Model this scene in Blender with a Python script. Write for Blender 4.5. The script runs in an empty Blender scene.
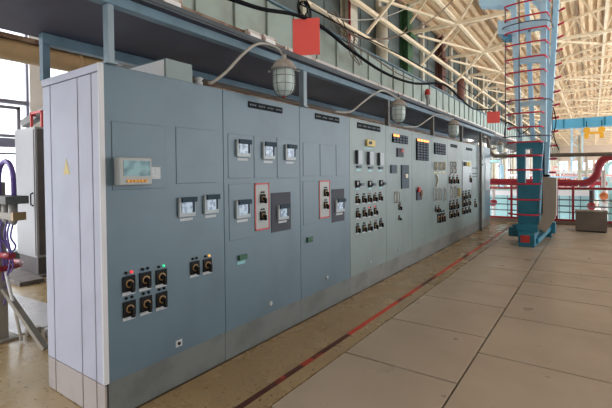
import bpy, bmesh, math, random
from mathutils import Vector, Matrix
rnd = random.Random(7)
S = bpy.context.scene
COL = S.collection
PI = math.pi

# ------------------------------------------------------------------ materials
def mat(name, col, rough=.5, metal=0.0, noise=0.0, nscale=6.0, col2=None, bump=0.0, spec=.5, emit=None, estr=0.0, thr=(.45,.65)):
    m = bpy.data.materials.new(name); m.use_nodes = True
    nt = m.node_tree; b = nt.nodes['Principled BSDF']
    b.inputs['Base Color'].default_value = (*col, 1)
    b.inputs['Roughness'].default_value = rough
    b.inputs['Metallic'].default_value = metal
    b.inputs['Specular IOR Level'].default_value = spec
    tc = nt.nodes.new('ShaderNodeTexCoord')
    if noise or col2:
        n = nt.nodes.new('ShaderNodeTexNoise'); n.inputs['Scale'].default_value = nscale; n.inputs['Detail'].default_value = 6
        nt.links.new(tc.outputs['Object'], n.inputs['Vector'])
        r = nt.nodes.new('ShaderNodeValToRGB')
        c2 = col2 if col2 else tuple(c*(1-noise) for c in col)
        r.color_ramp.elements[0].position = thr[0]; r.color_ramp.elements[0].color = (*col, 1)
        r.color_ramp.elements[1].position = thr[1]; r.color_ramp.elements[1].color = (*c2, 1)
        nt.links.new(n.outputs['Fac'], r.inputs['Fac']); nt.links.new(r.outputs['Color'], b.inputs['Base Color'])
    if bump:
        n2 = nt.nodes.new('ShaderNodeTexNoise'); n2.inputs['Scale'].default_value = nscale*3
        nt.links.new(tc.outputs['Object'], n2.inputs['Vector'])
        bp = nt.nodes.new('ShaderNodeBump'); bp.inputs['Strength'].default_value = bump; bp.inputs['Distance'].default_value = .01
        nt.links.new(n2.outputs['Fac'], bp.inputs['Height']); nt.links.new(bp.outputs['Normal'], b.inputs['Normal'])
    if emit:
        b.inputs['Emission Color'].default_value = (*emit, 1); b.inputs['Emission Strength'].default_value = estr
    return m

def floor_mat(name, col, col2, rough, speck, sscale, spcol):
    m = mat(name, col, rough, col2=col2, nscale=1.3, thr=(.35,.7), spec=.5)
    nt = m.node_tree; b = nt.nodes['Principled BSDF']; tc = nt.nodes['Texture Coordinate']
    base = b.inputs['Base Color'].links[0].from_socket
    n = nt.nodes.new('ShaderNodeTexNoise'); n.inputs['Scale'].default_value = sscale; n.inputs['Detail'].default_value = 5
    nt.links.new(tc.outputs['Object'], n.inputs['Vector'])
    r = nt.nodes.new('ShaderNodeValToRGB'); r.color_ramp.elements[0].position = speck; r.color_ramp.elements[1].position = speck+.05
    nt.links.new(n.outputs['Fac'], r.inputs['Fac'])
    mx = nt.nodes.new('ShaderNodeMixRGB'); mx.inputs['Color2'].default_value = (*spcol, 1)
    nt.links.new(r.outputs['Color'], mx.inputs['Fac']); nt.links.new(base, mx.inputs['Color1'])
    nt.links.new(mx.outputs['Color'], b.inputs['Base Color'])
    n3 = nt.nodes.new('ShaderNodeTexNoise'); n3.inputs['Scale'].default_value = 2.2; n3.inputs['Detail'].default_value = 4
    nt.links.new(tc.outputs['Object'], n3.inputs['Vector'])
    mr = nt.nodes.new('ShaderNodeMapRange'); mr.inputs['From Min'].default_value = .3; mr.inputs['From Max'].default_value = .7
    mr.inputs['To Min'].default_value = rough-.1; mr.inputs['To Max'].default_value = rough+.14
    nt.links.new(n3.outputs['Fac'], mr.inputs['Value']); nt.links.new(mr.outputs['Result'], b.inputs['Roughness'])
    return m

def glass_mat(name, col, alpha, rough=.1):
    m = bpy.data.materials.new(name); m.use_nodes = True; nt = m.node_tree
    b = nt.nodes['Principled BSDF']; out = nt.nodes['Material Output']
    b.inputs['Base Color'].default_value = (*col, 1); b.inputs['Roughness'].default_value = rough
    t = nt.nodes.new('ShaderNodeBsdfTransparent'); x = nt.nodes.new('ShaderNodeMixShader')
    x.inputs['Fac'].default_value = alpha
    nt.links.new(t.outputs[0], x.inputs[1]); nt.links.new(b.outputs[0], x.inputs[2]); nt.links.new(x.outputs[0], out.inputs['Surface'])
    return m

M = dict(
 blue=mat('blue_grey_enamel', (.100,.166,.218), .42, noise=.12, nscale=2.5, bump=.02),
 green=mat('green_grey_enamel', (.19,.25,.254), .42, noise=.10, nscale=2.5, bump=.02),
 endp=mat('blue_grey_enamel_lit', (.45,.47,.58), .5, noise=.08, nscale=3),  # same blue-grey enamel, window light on the end face put into the colour
 endplinth=mat('brownish_plinth_paint', (.40,.36,.35), .6, noise=.15, nscale=3),  # paler, browner plinth colour for the end of the row
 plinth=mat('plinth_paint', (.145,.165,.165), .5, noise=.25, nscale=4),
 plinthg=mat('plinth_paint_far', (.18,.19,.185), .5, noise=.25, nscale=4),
  seam=mat('panel_seam', (.085,.125,.15), .6),
 plate=mat('matt_black_plate', (.01,.012,.015), .8, spec=.15),
 corner=mat('pale_corner', (.62,.64,.68), .5),
 dark=mat('dark_gap', (.02,.02,.025), .7),
 black=mat('black_plastic', (.008,.008,.010), .6, spec=.2),
 white=mat('white_label', (.48,.52,.56), .5, noise=.2, nscale=60),
 case=mat('light_grey_case', (.34,.365,.37), .45),
 casew=mat('white_case', (.34,.40,.44), .4),
 screen=mat('pale_dial_face', (.36,.50,.66), .2, col2=(.16,.25,.40), nscale=25, thr=(.5,.55)),
 lcd=mat('teal_screen', (.03,.12,.16), .45, col2=(.22,.40,.46), nscale=9, thr=(.45,.62)),
 hood=mat('dark_blue_hood', (.012,.035,.06), .6, spec=.25),
 brass=mat('brass_ring', (.42,.27,.12), .4, metal=.3),
 orange=mat('orange_button', (.75,.36,.05), .5),
 red=mat('red_paint', (.50,.035,.03), .5),
 cyan=mat('cyan_label', (.22,.50,.55), .5),
 yellow=mat('yellow_case', (.62,.48,.16), .5),
 yellowl=mat('yellow_label', (.70,.58,.15), .5),
 cream=mat('cream_handle', (.62,.58,.46), .45),
 dplate=mat('dark_grey_plate', (.05,.058,.078), .6, spec=.25),
 dplate2=mat('slate_plate', (.06,.09,.125), .6, spec=.25),
 cell=mat('annunciator_cell', (.022,.035,.06), .6, spec=.2),
 cellt=mat('annunciator_text', (.20,.25,.30), .8, spec=.2),
 lit=mat('lit_amber_cell', (.9,.35,.08), .4, emit=(1,.32,.05), estr=1.6),
 ledr=mat('red_lamp_lit', (.8,.05,.05), .3, emit=(1,.05,.05), estr=.7),
 ledg=mat('green_lamp_lit', (.05,.6,.3), .3, emit=(.05,.9,.45), estr=.5),
 leda=mat('amber_lamp_lit', (.9,.5,.1), .3, emit=(1,.5,.1), estr=.6),
 ledp=mat('pink_lamp', (.75,.42,.36), .4),
 greend=mat('green_display', (.01,.09,.04), .25),
 soffit=mat('dark_soffit_sheet', (.10,.105,.155), .55, noise=.3, nscale=1.5),
 beamb=mat('blue_steel_beam', (.115,.205,.27), .5, noise=.2, nscale=5),
 postl=mat('pale_blue_post', (.24,.32,.38), .5, noise=.1, nscale=5),
 postg=mat('brown_grey_post', (.15,.15,.145), .6, noise=.3, nscale=6),
 fascia=mat('dark_fascia', (.055,.07,.085), .55, noise=.3, nscale=4),
 parapet=mat('pale_green_cladding', (.33,.41,.375), .55, col2=(.26,.30,.26), nscale=2.2, thr=(.45,.7)),
 rust=mat('rusty_steel', (.14,.06,.035), .8, col2=(.30,.22,.16), nscale=5, thr=(.4,.6)),
 ledge=mat('pale_ledge', (.62,.58,.55), .6, col2=(.30,.14,.08), nscale=6, thr=(.55,.66)),
 conduit=mat('grey_conduit', (.38,.37,.34), .5, noise=.2, nscale=10),
 capm=mat('lamp_cap_metal', (.30,.26,.23), .6, col2=(.38,.38,.37), nscale=14, thr=(.4,.6)),
 globe=glass_mat('lamp_glass', (.66,.80,.80), .8, .08),
 cage=mat('lamp_cage', (.13,.15,.15), .5, metal=.3),
 redsheet=mat('red_sheet', (.95,.12,.10), .6),
 cable=mat('black_cable', (.006,.007,.010), .8, spec=.1),
 cablew=mat('white_cable', (.55,.55,.50), .5),
 cableb=mat('brown_cable', (.22,.15,.11), .7, noise=.4, nscale=20),
 tan=floor_mat('painted_screed', (.37,.275,.145), (.30,.215,.11), .25, .62, 30, (.10,.07,.04)),
 slab=floor_mat('floor_plates', (.44,.375,.305), (.375,.315,.255), .36, .70, 7, (.15,.11,.08)),
 joint=mat('joint_fill', (.055,.04,.03), .8),
 redline=mat('worn_red_line', (.52,.055,.025), .55, col2=(.07,.015,.012), nscale=1.3, thr=(.50,.56)),
 wornline=mat('worn_dark_line', (.07,.02,.014), .6, col2=(.35,.04,.02), nscale=2.3, thr=(.58,.62)),
 wall=mat('upper_wall_cladding', (.125,.155,.15), .7, noise=.2, nscale=1.5),
 wallp=mat('left_wall_pier', (.62,.57,.52), .7, noise=.15, nscale=1.5),
 colc=mat('cream_column', (.64,.60,.50), .6, noise=.2, nscale=2),
 colg=mat('green_column', (.045,.13,.055), .6, noise=.3, nscale=3),
 colr=mat('red_oxide_column', (.16,.06,.045), .6, noise=.2, nscale=3),
 roof=mat('beige_roof_deck', (.88,.66,.42), .7, noise=.15, nscale=.6),
 truss=mat('beige_steel', (.92,.76,.54), .6, noise=.15, nscale=1),
 purlin=mat('brown_purlin', (.26,.18,.12), .7),
 lowfloor=mat('hall_floor', (.72,.68,.64), .6),
 endwall=mat('end_wall', (.62,.50,.40), .7),
 sash=mat('window_sash', (.20,.20,.27), .5),
 sill=mat('window_sill', (.17,.19,.16), .6),
 pane=glass_mat('window_pane', (.8,.85,.9), .10, .05),
 duct=mat('tan_duct', (.44,.30,.16), .55, noise=.2, nscale=2),
 lcab=mat('grey_locker_paint', (.36,.36,.38), .5, noise=.08, nscale=2),
 lcabd=mat('locker_base', (.10,.09,.095), .6, noise=.2, nscale=4),
 wood=mat('weathered_board', (.16,.14,.13), .8, noise=.3, nscale=8),
 stone=floor_mat('stone_slab', (.46,.45,.46), (.38,.37,.38), .3, .68, 9, (.25,.22,.2)),
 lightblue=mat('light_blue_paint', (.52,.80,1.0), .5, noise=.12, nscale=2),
 deepblue=mat('deep_blue_paint', (.012,.20,.32), .45, noise=.25, nscale=3),
 bluefar=mat('crane_blue_paint', (.10,.38,.58), .5),
 hoop=mat('crimson_hoop_paint', (.62,.02,.06), .5),
 cagedark=mat('dark_blue_strip', (.05,.06,.11), .5),
 redpipe=mat('crimson_pipe_paint', (.33,.02,.035), .4),
 railgrey=mat('grey_blue_rail', (.12,.17,.20), .5),
 turq=mat('pale_turquoise_paint', (.40,.66,.66), .5, noise=.12, nscale=1),
 boxg=mat('brown_grey_box', (.17,.14,.12), .5, noise=.15, nscale=3),
 chute=mat('warm_grey_box', (.33,.30,.26), .6, noise=.1, nscale=3),
 brownpipe=mat('brown_grey_pipe', (.20,.16,.13), .6, noise=.2, nscale=3),
 yhook=mat('yellow_crane_paint', (.75,.38,.02), .5),
 purple=mat('violet_cable', (.16,.10,.38), .5),
 pinkp=mat('pink_panel', (.80,.45,.42), .6), whitep=mat('white_panel', (.85,.84,.84), .6),
 bluep=mat('blue_panel', (.15,.35,.60), .5), orangep=mat('orange_panel', (.75,.25,.08), .5), darkp=mat('dark_panel', (.06,.05,.06), .6),
 navy=mat('navy_glass', (.10,.11,.16), .2),
)

# ------------------------------------------------------------------ mesh builder
class MB:
    def __init__(s): s.bm = bmesh.new()
    def box(s, x0, x1, y0, y1, z0, z1, bev=0.0, rot=None, piv=None):
        v = [s.bm.verts.new((x, y, z)) for x in (x0, x1) for y in (y0, y1) for z in (z0, z1)]
        fs = [(0,1,3,2),(4,6,7,5),(0,4,5,1),(2,3,7,6),(0,2,6,4),(1,5,7,3)]
        F = [s.bm.faces.new([v[i] for i in f]) for f in fs]
        if bev:
            e = list({e for f in F for e in f.edges})
            r = bmesh.ops.bevel(s.bm, geom=e, offset=bev, segments=2, affect='EDGES', profile=.5)
            v = list({q for f in r['faces'] for q in f.verts} | {q for q in v if q.is_valid})
        if rot is not None:
            bmesh.ops.rotate(s.bm, verts=v, cent=piv or Vector(((x0+x1)/2,(y0+y1)/2,(z0+z1)/2)), matrix=rot)
        return s
    def tube(s, pts, r, seg=8, caps=True):
        pts = [Vector(p) for p in pts]; rings = []
        ref = None
        for i, p in enumerate(pts):
            if i == 0: t = pts[1]-p
            elif i == len(pts)-1: t = p-pts[i-1]
            else: t = (pts[i+1]-p).normalized()+(p-pts[i-1]).normalized()
            t.normalize()
            if ref is None:
                ref = Vector((0,0,1)) if abs(t.z) < .9 else Vector((1,0,0))
            u = (ref - t*ref.dot(t)).normalized(); w = t.cross(u); ref = u
            rr = r[i] if isinstance(r, (list, tuple)) else r
            rings.append([s.bm.verts.new(p+(u*math.cos(a)+w*math.sin(a))*rr) for a in [2*PI*k/seg for k in range(seg)]])
        for a, b in zip(rings, rings[1:]):
            for k in range(seg):
                f = s.bm.faces.new([a[k], a[(k+1)%seg], b[(k+1)%seg], b[k]]); f.smooth = seg > 4
        if caps:
            s.bm.faces.new(list(reversed(rings[0]))); s.bm.faces.new(rings[-1])
        return s
    def bar(s, a, b, w, h=None):
        """square-section bar from a to b"""
        h = h or w; a = Vector(a); b = Vector(b); t = (b-a).normalized()
        ref = Vector((0,0,1)) if abs(t.z) < .95 else Vector((0,1,0))
        u = t.cross(ref).normalized(); v = u.cross(t)
        q = [[s.bm.verts.new(p+u*w/2*i+v*h/2*j) for i, j in ((-1,-1),(1,-1),(1,1),(-1,1))] for p in (a, b)]
        for k in range(4): s.bm.faces.new([q[0][k], q[0][(k+1)%4], q[1][(k+1)%4], q[1][k]])
        s.bm.faces.new(list(reversed(q[0]))); s.bm.faces.new(q[1])
        return s
    def prism(s, pts, axis, a0, a1):
        """outline pts (2-D) extruded along axis ('x','y','z')"""
        def P(q, a): return {'x': (a, q[0], q[1]), 'y': (q[0], a, q[1]), 'z': (q[0], q[1], a)}[axis]
        A = [s.bm.verts.new(P(q, a0)) for q in pts]; B = [s.bm.verts.new(P(q, a1)) for q in pts]
        n = len(pts)
        for k in range(n): s.bm.faces.new([A[k], A[(k+1)%n], B[(k+1)%n], B[k]])
        s.bm.faces.new(list(reversed(A))); s.bm.faces.new(B)
        return s
    def lathe(s, prof, c=(0,0,0), axis='z', seg=24):
        rings = []
        for r, z in prof:
            ring = []
            for k in range(seg):
                a = 2*PI*k/seg; q = (r*math.cos(a), r*math.sin(a))
                p = (q[0], q[1], z) if axis == 'z' else ((z, q[0], q[1]) if axis == 'x' else (q[0], z, q[1]))
                ring.append(s.bm.verts.new((p[0]+c[0], p[1]+c[1], p[2]+c[2])))
            rings.append(ring)
        for a, b in zip(rings, rings[1:]):
            for k in range(seg):
                f = s.bm.faces.new([a[k], a[(k+1)%seg], b[(k+1)%seg], b[k]]); f.smooth = True
        s.bm.faces.new(list(reversed(rings[0]))); s.bm.faces.new(rings[-1])
        return s
    def torus(s, c, R, r, axis='x', seg=20, sec=6, a0=0, a1=2*PI):
        full = abs(a1-a0-2*PI) < 1e-6; n = seg
        pts = []
        for k in range(n if full else n+1):
            a = a0+(a1-a0)*k/n; q = (R*math.cos(a), R*math.sin(a))
            pts.append(Vector(c)+Vector({'x': (0,q[0],q[1]), 'y': (q[0],0,q[1]), 'z': (q[0],q[1],0)}[axis]))
        if full: pts.append(pts[0].copy())
        return s.tube(pts, r, sec, caps=not full)
    def build(s, name, m, parent=None, loc=None):
        bmesh.ops.recalc_face_normals(s.bm, faces=s.bm.faces)
        me = bpy.data.meshes.new(name); s.bm.to_mesh(me); s.bm.free()
        me.materials.append(m if not isinstance(m, str) else M[m])
        o = bpy.data.objects.new(name, me); COL.objects.link(o)
        if parent: o.parent = parent
        if loc: o.location = loc
        return o

def tag(o, label=None, cat=None, group=None, kind=None):
    if label: o['label'] = label
    if cat: o['category'] = cat
    if group: o['group'] = group
    if kind: o['kind'] = kind
    return o
def thing(name, label, cat, loc=(0,0,0), rz=0, group=None):
    o = bpy.data.objects.new(name, None); COL.objects.link(o); o.empty_display_size = .1
    o.location = loc; o.rotation_euler = (0,0,rz)
    return tag(o, label, cat, group)
def struct(name, mb, m): return tag(mb.build(name, m), kind='structure')
def copy_tree(o, parent=None):
    c = o.copy(); COL.objects.link(c); c.parent = parent
    for ch in list(o.children): copy_tree(ch, c)
    return c

# ------------------------------------------------------------------ floor
L_END = 11.6
b = MB().box(-6.2, .722, -4, 12.55, -.25, 0); struct('floor', b, 'tan')
b = MB()
def slabrow(x0, x1, ys, b=b):
    for a, c in zip(ys, ys[1:]): b.box(x0+.007, x1-.007, a+.010, c-.010, -.04, 0, bev=.003)
slabrow(.726, 1.68, [-3.6,-2.3,-1.3,-.3,.7,1.7,2.7,3.7,4.72,5.75,6.78,7.8,8.8,9.9,11,12.55])
slabrow(1.68, 3.62, [-3.6,-1.8,-.8,.2,1.25,2.33,3.42,4.4,5.1,5.95,7.0,8.35,9.6,11,12.55])
slabrow(3.62, 5.6, [-3.6,-1,1,3.1,5,7,9,11,12.55])
slabrow(5.6, 7.6, [-3.6,-1,1,3.1,5,7,9,11,12.55])
struct('floor', b, 'slab')
b = MB().box(.722, 7.6, -4, 12.55, -.25, -.03); struct('floor', b, 'joint')
b = MB().box(.545, .595, 2.05, 12.3, .0005, .0025); struct('trim_1', b, 'redline')
b = MB().box(.545, .595, -3.5, 2.05, .0005, .0025); struct('trim_3', b, 'wornline')
b = MB().box(0, .016, .0, 11.65, .0005, .004); struct('dirt_strip_1', b, 'joint')  # thin dark dirt strip on the floor along the cabinet fronts
b = MB().box(-6.2, 7.6, 12.55, 12.75, -.25, .1); struct('trim_2', b, 'brownpipe')
b = MB().box(-30, 40, 12.75, 150, -5.2, -5); struct('floor', b, 'lowfloor')

# ------------------------------------------------------------------ control cabinets
def door_outline(cab, y0, y1, z0, z1, m):
    MB().box(0, .004, y0, y1, z0, z1, bev=.0015).build('panel_plate', m, cab)
    g = MB(); t = .003
    g.box(0,.0015,y0-t,y0,z0-t,z1+t); g.box(0,.0015,y1,y1+t,z0-t,z1+t); g.box(0,.0015,y0,y1,z0-t,z0); g.box(0,.0015,y0,y1,z1,z1+t)
    g.build('panel_gap', 'seam', cab)
def meter(cab, r, x=0.0, lab=True, m='casew'):
    y0, y1, z0, z1 = r; w = y1-y0; h = z1-z0
    c = MB().box(x, x+.022, y0, y1, z0, z1, bev=.004).build('meter', m, cab)
    MB().box(x+.022, x+.026, y0+.14*w, y1-.22*w, z0+.2*h, z1-.25*h).build('dial', 'screen', c)
    MB().box(x+.022, x+.028, y1-.20*w, y1-.08*w, z0+.22*h, z1-.22*h).build('shadow_bar', 'hood', c)  # dark bar painted in as the shadow beside the dial
    MB().box(x+.018, x+.036, y0+.12*w, y1+.05*w, z1-.24*h, z1+.02*h, bev=.003).build('hood', 'hood', c)
    if lab: MB().box(x, x+.003, y0+.12*w, y1-.1*w, z0-.22*h, z0-.08*h).build('label_plate', 'white', cab)
def switch(cab, y, z, w=.085, led=(None, None), lab=True, knob=True, x=0.0):
    h = w*1.15
    c = MB().box(x, x+.012, y-w/2, y+w/2, z-h/2, z+h/2, bev=.003).build('rotary_switch', 'black', cab)
    MB().torus((x+.014, y, z), w*.27, w*.05, 'x', 16, 6).build('brass_ring', 'brass', c)
    if knob:
        k = MB().lathe([(w*.16, x+.012), (w*.15, x+.035), (w*.05, x+.038)], (0, y, z), 'x', 14)
        k.box(x+.02, x+.045, y+.0*w, y+w*.22, z-w*.62, z+w*.08, bev=.003)
        k.build('handle', 'black', c)
    for i, l in enumerate(led):
        MB().lathe([(w*.11, x), (w*.11, x+.01), (w*.06, x+.014)], (0, y+(-.22+i*.44)*w, z+h*.72), 'x', 10).build('indicator', l or 'black', cab)
    if lab: MB().box(x, x+.003, y-w*.52, y+w*.5, z-h*.5-w*.27, z-h*.5-w*.03).build('label_plate', 'white', cab)
def annunciator(cab, r, rows, cols, lit=()):
    y0, y1, z0, z1 = r
    c = MB().box(0, .02, y0, y1, z0, z1, bev=.003).build('annunciator', 'plate', cab)
    dy = (y1-y0)/cols; dz = (z1-z0)/rows
    for i in range(rows):
        for j in range(cols):
            ya = y0+j*dy+.07*dy; yb = y0+(j+1)*dy-.07*dy; zb = z1-i*dz-.1*dz; za = z1-(i+1)*dz+.1*dz
            if (i, j) in lit: MB().box(.02, .024, ya, yb, za, zb).build('lit_window', 'lit', c)
            else:
                k = MB().box(.02, .023, ya, yb, za, zb).build('window', 'cell', c)
    t = MB()
    for i in range(rows):
        for j in range(cols):
            if (i, j) in lit: continue
            ya = y0+j*dy; zb = z1-i*dz
            t.box(.023, .0238, ya+.15*dy, ya+rnd.uniform(.6,.85)*dy, zb-.40*dz, zb-.28*dz)
            t.box(.023, .0238, ya+.15*dy, ya+rnd.uniform(.4,.85)*dy, zb-.68*dz, zb-.55*dz)
    t.build('lettering', 'cellt', c)['kind'] = 'stuff'
def nameplate(cab, r, n=4):
    y0, y1, z0, z1 = r; w = (y1-y0)/n; h = z1-z0
    c = MB().box(0, .006, y0, y1, z0, z1).build('nameplate', 'plate', cab)
    t = MB()
    for i in range(n):
        a = y0+i*w
        for s_ in range(4): t.box(.006, .0068, a+w*(.16+.19*s_), a+w*(.25+.19*s_), z0+h*.36, z1-h*.36)
    t.build('lettering', 'cellt', c)['kind'] = 'stuff'
def plain(cab, r, name, m, d=.012, bev=.002): return MB().box(0, d, *r, bev=bev).build(name, m, cab)
def outline_red(cab, r):
    y0, y1, z0, z1 = r; t = .014
    c = MB().box(0, .005, y0, y1, z0, z1).build('switch_plate', 'case', cab)
    f = MB(); f.box(.005,.007,y0,y0+t,z0,z1); f.box(.005,.007,y1-t,y1,z0,z1); f.box(.005,.007,y0,y1,z0,z0+t); f.box(.005,.007,y0,y1,z1-t,z1)
    f.build('red_border', 'red', c)
def handle(cab, y, z, w, h, m='cream'):
    c = MB().box(0, .008, y-w/2, y+w/2, z-h/2, z+h/2, bev=.002).build('handle_plate', 'conduit', cab)
    MB().tube([(.008, y, z+h*.4), (.035, y, z+h*.3), (.035, y, z-h*.3), (.008, y, z-h*.4)], w*.22, 8).build('grip', m, c)
def lock(cab, y, z, s=.022):
    c = MB().lathe([(s, 0), (s, .006), (s*.5, .012)], (0, y, z), 'x', 14).build('door_lock', 'white', cab)

def cabinet(y0, y1, label, m='blue', pm='plinth', x=0.0):
    w = y1-y0
    t = thing('control_cabinet', label, 'control cabinet', (x, y0, 0), group='row of control cabinets')
    MB().box(-.80, 0, .0015, w-.0015, .24, 2.25, bev=.004).build('body', m, t)
    MB().box(-.79, -.008, .0015, w-.0015, 0, .24).build('plinth', pm, t)
    return t
# positions on the front plane: (y, z), measured along the row; O() makes them local to the unit
def O(y0, r): return (r[0]-y0, r[1]-y0, r[2], r[3])
def o2(y0, q): return (q[0]-y0, q[1])

# unit 1
c = cabinet(0, 1.0, 'nearest blue-grey control cabinet with a large paperless recorder and eight rotary switches'); Y = 0
for r in ((0.049, 0.440, 1.459, 1.894), (0.534, 0.909, 1.488, 1.901)): door_outline(c, *r, 'blue')
y0_, y1_, z0_, z1_ = 0.054, 0.287, 1.487, 1.665
rc = MB().box(.004, .07, y0_, y1_, z0_, z1_, bev=.008).build('recorder', 'case', c)
MB().box(.07, .073, y0_+.03, y1_-.015, z0_+.06, z1_-.02).build('screen', 'lcd', rc)
for k in range(6): MB().box(.07, .077, y0_+.05+k*.025, y0_+.069+k*.025, z0_+.018, z0_+.036, bev=.002).build('button', 'orange', rc)
plain(c, (0.322, 0.397, 1.524, 1.607), 'label_plate', 'white', .0055, 0)
meter(c, (0.540, 0.691, 1.239, 1.381)); meter(c, (0.779, 0.924, 1.242, 1.389))
for (a, b_), l in zip(((0.146, 0.842), (0.266, 0.842), (0.391, 0.836)), (('ledr'), None, 'ledg')): switch(c, a, b_, .088, (None, l))
for (a, b_) in ((0.146, 0.677), (0.270, 0.677), (0.392, 0.676)): switch(c, a, b_, .088)
switch(c, 0.687, 0.842, .085); switch(c, 0.810, 0.839, .085, (None, 'leda'))
r = (0.504, 0.561, 0.289, 0.337); k = plain(c, r, 'lock_plate', 'white', .004, 0)
MB().lathe([(.012, .004), (.012, .01), (.004, .011)], (0, (r[0]+r[1])/2, (r[2]+r[3])/2), 'x', 12).build('keyhole', 'black', k)
# end panels of unit 1, the narrow side of the row
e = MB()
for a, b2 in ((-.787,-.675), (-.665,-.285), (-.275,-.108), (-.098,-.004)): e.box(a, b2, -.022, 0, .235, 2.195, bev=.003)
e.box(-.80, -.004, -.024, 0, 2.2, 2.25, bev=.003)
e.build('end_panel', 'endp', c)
MB().box(-.014, .003, -.028, .004, .24, 2.25, bev=.002).build('corner_strip', 'corner', c)  # strip paler than the end panels beside it
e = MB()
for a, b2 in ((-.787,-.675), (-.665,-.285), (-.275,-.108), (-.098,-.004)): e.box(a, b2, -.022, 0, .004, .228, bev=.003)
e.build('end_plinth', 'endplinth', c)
MB().box(-.80, 0, -.008, 0, .0, 2.24).build('groove_shade', 'dark', c)  # dark backing sheet, paints shade into the grooves between end panels
tx, tz = -0.444, 1.612
MB().prism([(tx-.045, tz-.05), (tx+.045, tz-.05), (tx, tz+.06)], 'y', -.024, -.022).build('warning_triangle', 'yellow', c)

# unit 2
Y = 1.0; c = cabinet(1.0, 2.07, 'blue-grey control cabinet with three recorders in a row and a red-bordered switch plate, second unit')
nameplate(c, O(Y, (1.301, 1.783, 2.141, 2.196)))
for r in ((1.052, 1.325, 1.519, 1.889), (1.371, 1.644, 1.515, 1.894), (1.697, 2.021, 1.510, 1.898)): door_outline(c, *O(Y, r), 'blue')
door_outline(c, *O(Y, (1.055, 1.323, 0.993, 1.467)), 'blue')
for r in ((1.135, 1.301, 1.701, 1.848), (1.473, 1.638, 1.687, 1.846), (1.807, 1.971, 1.685, 1.840)): meter(c, O(Y, r), .004)
meter(c, O(Y, (1.120, 1.291, 1.172, 1.328)), .004)
outline_red(c, O(Y, (1.370, 1.570, 1.037, 1.469)))
for q in ((1.473, 1.327), (1.470, 1.170)): a, b_ = o2(Y, q); switch(c, a, b_, .07, lab=False, x=.005)
c2 = plain(c, O(Y, (1.598, 1.902, 0.994, 1.370)), 'dark_plate', 'dplate', .005)
meter(c, O(Y, (1.680, 1.844, 1.105, 1.247)), .005)
plain(c, O(Y, (1.154, 1.252, 0.812, 0.855)), 'small_display', 'greend', .02)
plain(c, O(Y, (1.141, 1.239, 0.775, 0.801)), 'cyan_label', 'cyan', .003, 0)
lock(c, *o2(Y, (1.576, 0.328)))
# unit 3
Y = 2.07; c = cabinet(2.07, 3.13, 'blue-grey control cabinet with one recorder on a dark plate, last unit before the greenish ones')
nameplate(c, O(Y, (2.361, 2.877, 2.151, 2.214)))
for r in ((2.127, 2.393, 1.526, 1.880), (2.453, 2.731, 1.522, 1.876), (2.119, 2.365, 1.010, 1.472), (2.799, 3.038, 1.519, 1.881)): door_outline(c, *O(Y, r), 'blue')
outline_red(c, O(Y, (2.425, 2.646, 1.047, 1.472)))
for q in ((2.550, 1.335), (2.548, 1.193)): a, b_ = o2(Y, q); switch(c, a, b_, .07, lab=False, x=.005)
plain(c, O(Y, (2.689, 2.980, 0.977, 1.365)), 'dark_plate', 'dplate', .005)
meter(c, O(Y, (2.756, 2.955, 1.089, 1.244)), .005)
plain(c, O(Y, (2.176, 2.270, 0.818, 0.872)), 'small_display', 'greend', .02)
lock(c, *o2(Y, (2.576, 0.360)))
# unit 4
Y = 3.13; c = cabinet(3.13, 4.22, 'grey-green control cabinet with a small yellow meter above rows of black rotary switches', 'green', 'plinthg')
nameplate(c, O(Y, (3.332, 4.026, 2.135, 2.209)), 5)
k = plain(c, O(Y, (3.568, 3.812, 1.913, 2.001)), 'yellow_meter', 'yellow', .03, .004)
r = O(Y, (3.613, 3.703, 1.939, 1.979)); MB().box(.03, .033, *r).build('dial', 'dplate', k)
plain(c, O(Y, (3.524, 3.764, 1.877, 1.893)), 'cyan_label', 'cyan', .003, 0)
for _, r in enumerate(((3.306, 3.422, 1.670, 1.845), (3.639, 3.761, 1.661, 1.839), (3.963, 4.087, 1.658, 1.837))):
    r = O(Y, r); k = plain(c, r, 'indicator_column', 'casew', .03, .004)
    MB().box(0, .035, r[0]-.025, r[0]-.004, r[2], r[3]).build('side_bracket', 'dplate', k)
    plain(c, (r[0], r[1], r[2]-.05, r[2]-.02), 'small_display', 'dplate2', .02)
    plain(c, (r[0]-.01, r[1], r[2]-.09, r[2]-.065), 'cyan_label', 'cyan', .003, 0)
for q in ((3.333, 1.411), (3.694, 1.402), (4.047, 1.403)):
    a, b_ = o2(Y, q); k = plain(c, (a-.06, a+.035, b_-.045, b_+.045), 'selector_switch', 'black', .02)
    MB().box(.02, .025, a-.045, a-.015, b_-.01, b_+.03).build('white_mark', 'white', k)
    MB().box(.01, .05, a+.01, a+.10, b_-.025, b_+.01, bev=.004).build('lever', 'cagedark', k)
    plain(c, (a-.055, a+.04, b_-.075, b_-.052), 'cyan_label', 'cyan', .003, 0)
rows = [((357,363.5,369,374.5,379.5), 199, (None,None,'ledp','ledp',None)), ((357.3,364,369.5,375), 213, (None,None,'ledr','ledr')), ((357.3,363.8,369.5,375.2,380.5), 227.5, (None,None,'ledp','ledp',None))]
SW = [[3.316, 1.212, 3.498, 1.208, 3.660, 1.206, 3.831, 1.206, 4.004, 1.208], [3.321, 1.024, 3.510, 1.021, 3.673, 1.017, 3.844, 1.021], [3.318, 0.830, 3.500, 0.822, 3.669, 0.817, 3.847, 0.818, 4.021, 0.827]]
for (xs, _, leds), row in zip(rows, SW):
    for i in range(len(xs)):
        switch(c, row[2*i]-Y, row[2*i+1], .08, (leds[i], None))
lock(c, *o2(Y, (3.692, 0.334)))
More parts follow.
